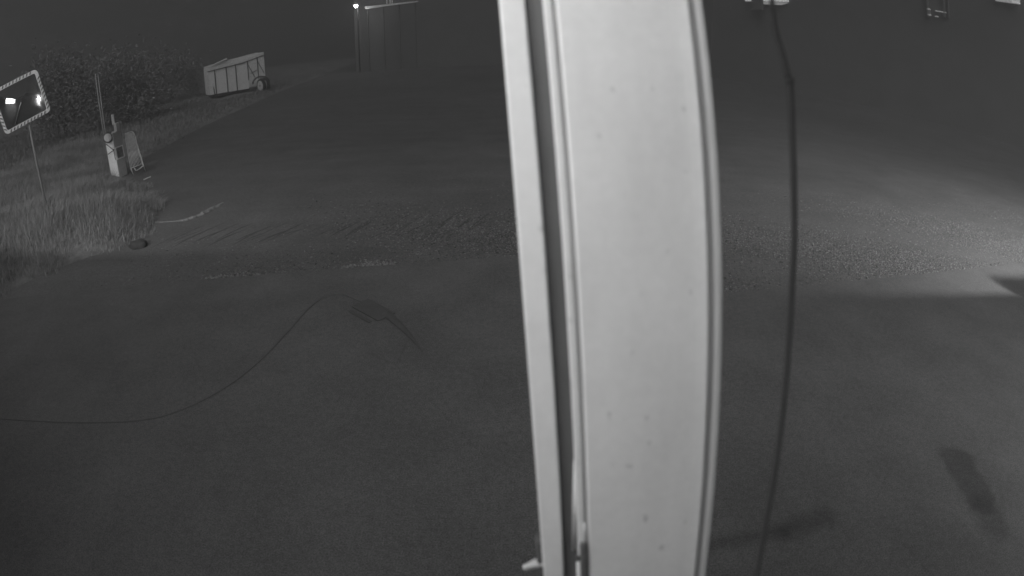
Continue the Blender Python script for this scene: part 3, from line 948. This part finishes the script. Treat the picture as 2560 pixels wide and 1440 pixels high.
# ------------------------------------------------------------------ bushes behind the bank
def bush(loc, rx, rz, n_, label):
    t = empty('bush', loc)
    tag(t, label, 'bush', 'bushes behind the grass bank')
    bm = B()
    for a in range(3):
        tube(bm, [(0, 0, -0.1), (0.15 * math.cos(a * 2.1), 0.15 * math.sin(a * 2.1), rz * 0.5), (0.5 * rx * math.cos(a * 2.1), 0.5 * rx * math.sin(a * 2.1), rz * 1.2)], [0.06, 0.045, 0.02], 6)
    obj('stem', bm, M['bark'], t)
    NC = 22
    cl = rng.normal(size=(NC, 3)); cl /= np.linalg.norm(cl, axis=1)[:, None]
    cl *= rng.uniform(.35, 1.0, (NC, 1)); cl *= (rx, rx, rz * 1.1); cl[:, 2] = np.abs(cl[:, 2]) + rz * .3
    ci = rng.integers(0, NC, n_)
    p = cl[ci] + rng.normal(size=(n_, 3)) * (rx * .2, rx * .2, rz * .22)
    p[:, 2] = np.maximum(p[:, 2], 0.05)
    s = rng.uniform(.05, .13, n_)
    u = rng.normal(size=(n_, 3)); u /= np.linalg.norm(u, axis=1)[:, None]
    v = np.cross(u, rng.normal(size=(n_, 3))); v /= np.linalg.norm(v, axis=1)[:, None]
    V = np.stack([p - u * s[:, None], p + v * s[:, None] * .45, p + u * s[:, None], p - v * s[:, None] * .45], 1)
    b = (np.arange(n_) * 4)[:, None]
    T = np.concatenate([b + [0, 1, 2], b + [0, 2, 3]])
    tri_mesh('crown', V.reshape(-1, 3), T, M['leaf'], t)
for (px, D, rx, rz, n_, lb) in ((165, 33, 2.8, 3.0, 10000, 'dark bush on the bank between mirror and slim poles'), (330, 36, 3.0, 3.1, 11000, 'dark bush beyond the cabinet, right of the slim poles'),
                                (440, 52, 3.0, 3.2, 10000, 'dark bush just left of the trailer')):
    p = hd(px, 330, D); p.z = float(bank_h(np.array([p.x]), np.array([p.y]))[0])
    bush(p, rx, rz, n_, lb)

# ------------------------------------------------------------------ far lights and buildings beyond the yard
ls = hd(890, 14, 60)
sl = empty('street_lamp', (ls.x, ls.y + 0.6, 0))
tag(sl, 'lit street lamp shining beyond the yard, left of the far shed', 'street lamp')
bm = B(); tube(bm, [(0, 0, 0), (0, 0, ls.z - 0.1), (0, -0.25, ls.z + 0.15), (0, -0.55, ls.z + 0.13)], [0.07, 0.05, 0.04, 0.035], 8); obj('pole', bm, M['farpost'], sl, True)
bm = B(); box(bm, (-0.28, -0.78, ls.z + 0.03), (0.28, -0.42, ls.z + 0.17), 0.03); hdm = obj('lamp_head', bm, M['dark'], sl)
bm = B(); bmesh.ops.create_uvsphere(bm, u_segments=16, v_segments=10, radius=0.20)
bmesh.ops.translate(bm, verts=bm.verts, vec=(0, -0.62, ls.z - 0.02)); obj('lamp_globe', bm, M['lampfar'], hdm, True)
ld = bpy.data.lights.new('street_lamp_light', 'POINT'); ld.energy = 160; ld.shadow_soft_size = 0.2
lo = bpy.data.objects.new('street_lamp_light', ld); COL.objects.link(lo); lo.parent = sl; lo.location = (0, -0.9, ls.z - 0.25)

# far shed: dark wall, pale eaves board catching the lamp, lit slots above
f0, f1 = hd(913, 21, 60), hd(1046, 3, 60)
sh = empty('far_shed', (f0.x, f0.y + 0.4, 0))
tag(sh, 'open shed beyond the yard with a pale sloping eaves board', 'building')
b0 = Vector((f0.x, f0.y + 0.4, 0))
fd = (f1 - f0); fl = Vector((fd.x, fd.y, 0)); L_ = fl.length; fdir = fl.normalized(); bk = Vector((-fdir.y, fdir.x, 0))
def far_box(bm, p, q, z0a, z1a, z0b, z1b, th):
    bkk = Vector((-(q - p).y, (q - p).x, 0)).normalized() * th
    a = [Vector((p.x, p.y, z0a)), Vector((q.x, q.y, z0b)), Vector((q.x, q.y, z1b)), Vector((p.x, p.y, z1a))]
    va = [bm.verts.new(v - b0_) for v in a]; vb = [bm.verts.new(v + bkk - b0_) for v in a]
    bm.faces.new(va); bm.faces.new(list(reversed(vb)))
    for k in range(4):
        bm.faces.new((va[k], vb[k], vb[(k + 1) % 4], va[(k + 1) % 4]))
    return bm
b0_ = b0
pw, qw = f0 + bk * .35, f1 + fdir * 5.0 + bk * .35
for k_ in range(4):
    pk = (f0 + bk * .5).lerp(f1 + bk * .5, 0.04 + 0.3 * k_)
    bm = B(); tube(bm, [Vector((pk.x, pk.y, 0)) - b0, Vector((pk.x, pk.y, f0.lerp(f1, 0.04 + 0.3 * k_).z - 0.02)) - b0], 0.07, 8); obj('post', bm, M['farpost'], sh)
bm = far_box(B(), f0, f1, f0.z - .10, f0.z + .18, f1.z - .06, f1.z + .03, .25); obj('eaves_board', bm, M['fascia'], sh)
for px in (966, 974, 979):
    a_ = hd(px, 9, 59.9); c_2 = hd(px - 2, -14, 59.9)
    b0_ = b0
    bm = far_box(B(), a_, a_ + Vector((.10, 0.01, 0)), a_.z, c_2.z, a_.z, c_2.z, .1); obj('roof_strut', bm, M['fascia'], sh)

hs2 = hd(884, 60, 63); b0_ = Vector((hs2.x, hs2.y, 0))
fh = empty('far_house', b0_)
tag(fh, 'long unlit house far beyond the yard with a few small lit panes', 'building')
q_ = hd(1330, 60, 63)
bm = far_box(B(), hs2 + Vector((0, .3, 0)), q_ + Vector((0, .3, 0)), 0, 9.6, 0, 9.6, 7); obj('wall', bm, M['farwall'], fh)
for (x0, y0, x1, y1, m_) in ((1140.5, -14, 1142.5, 5, 'window'), (1144.5, -14, 1146, 4, 'windowdim'), (1150.5, -14, 1152.2, 9, 'window'), (1142.5, 8, 1145, 12, 'window'), (1138, 4, 1140, 8, 'windowdim'),
                             (1151.5, 18, 1153.5, 21, 'windowdim'), (1160.5, 28, 1163.5, 33, 'windowdim'), (1145, 37, 1151, 40, 'windowdim'), (1160.5, 41, 1163.5, 44, 'windowdim'), (1084, 37, 1088, 42, 'windowdim'), (1120, 42, 1134, 46, 'slit2')):
    a_, c_2 = hd(x0, y1, 63), hd(x1, y0, 63)
    bm = far_box(B(), Vector((a_.x, a_.y - .02, 0)), Vector((c_2.x, c_2.y - .02, 0)), a_.z, c_2.z, a_.z, c_2.z, .2)
    obj('lit_pane', bm, M[m_] if m_ != 'slit2' else mat('dim_sill', 0.2, 0.8), fh)

# far building on the right
DR = 60
r0, r1 = hd(1840, 100, DR), hd(2600, 100, 52)
b0_ = Vector((r0.x, r0.y, 0))
rb = empty('far_hall', b0_)
tag(rb, 'dark hall beyond the right of the yard with lit canopy edges', 'building')
rd = Vector((r1.x - r0.x, r1.y - r0.y, 0)).normalized()
bm = far_box(B(), r0 - rd * 3, r1 + rd * 10, 0, 14, 0, 14, 8); obj('wall', bm, M['farwall'], rb)
def wallpt(px, py, prou=0.4):
    d = ray(px, py)
    nrm = Vector((-rd.y, rd.x, 0))
    t = ((r0 - nrm * prou) - CAM).dot(nrm) / d.dot(nrm)
    return CAM + d * t
def far_part(name, quad, m_, th=0.3, prou=0.4, parent=None):
    """quad: four picture corners on the hall's face, clockwise from lower left"""
    bm = B()
    nrm = Vector((-rd.y, rd.x, 0))
    a = [wallpt(x, y, prou) - b0_ for x, y in quad]
    va = [bm.verts.new(v) for v in a]; vb = [bm.verts.new(v + nrm * th) for v in a]
    bm.faces.new(va); bm.faces.new(list(reversed(vb)))
    for k in range(4):
        bm.faces.new((va[k], vb[k], vb[(k + 1) % 4], va[(k + 1) % 4]))
    return obj(name, bm, m_, parent or rb)
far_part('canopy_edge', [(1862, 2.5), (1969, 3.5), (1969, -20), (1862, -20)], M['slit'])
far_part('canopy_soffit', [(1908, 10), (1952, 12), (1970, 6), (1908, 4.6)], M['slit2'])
far_part('column', [(1879, 24), (1905, 24), (1904, -20), (1878, -20)], M['farwall'], 0.3, 1.2)
for (x0, x1) in ((2316, 2320), (2357, 2362), (2369, 2371)):
    far_part('mullion', [(x0 + 2, 42), (x1 + 2, 42), (x1 - 2, -20), (x0 - 2, -20)], mat('mullion_grey', 0.2, 0.7))
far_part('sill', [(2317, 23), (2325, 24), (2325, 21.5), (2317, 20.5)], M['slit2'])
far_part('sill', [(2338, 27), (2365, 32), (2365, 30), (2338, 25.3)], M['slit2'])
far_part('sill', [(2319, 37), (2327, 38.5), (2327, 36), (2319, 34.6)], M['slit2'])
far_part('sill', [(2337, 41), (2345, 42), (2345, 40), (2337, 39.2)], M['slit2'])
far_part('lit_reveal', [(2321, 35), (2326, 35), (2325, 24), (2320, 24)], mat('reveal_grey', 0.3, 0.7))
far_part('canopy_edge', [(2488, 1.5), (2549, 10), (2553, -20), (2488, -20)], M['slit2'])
far_part('canopy_glow', [(2530, 5.5), (2550, 9.5), (2551, 6.5), (2530, 3)], M['slit'], 0.3, 0.8)

# ------------------------------------------------------------------ thin night mist over the whole yard
hm = bpy.data.materials.new('night_mist'); hm.use_nodes = True
nt = hm.node_tree
for n_ in list(nt.nodes):
    if n_.type != 'OUTPUT_MATERIAL':
        nt.nodes.remove(n_)
pv = nt.nodes.new('ShaderNodeVolumePrincipled')
pv.inputs['Color'].default_value = (0.31, 0.31, 0.31, 1)
pv.inputs['Density'].default_value = 0.011
nt.links.new(pv.outputs[0], [n_ for n_ in nt.nodes if n_.type == 'OUTPUT_MATERIAL'][0].inputs['Volume'])
bm = B(); box(bm, (-305, -305, -1.0), (305, 305, 15.0))
kind(obj('haze', bm, hm), 'stuff')
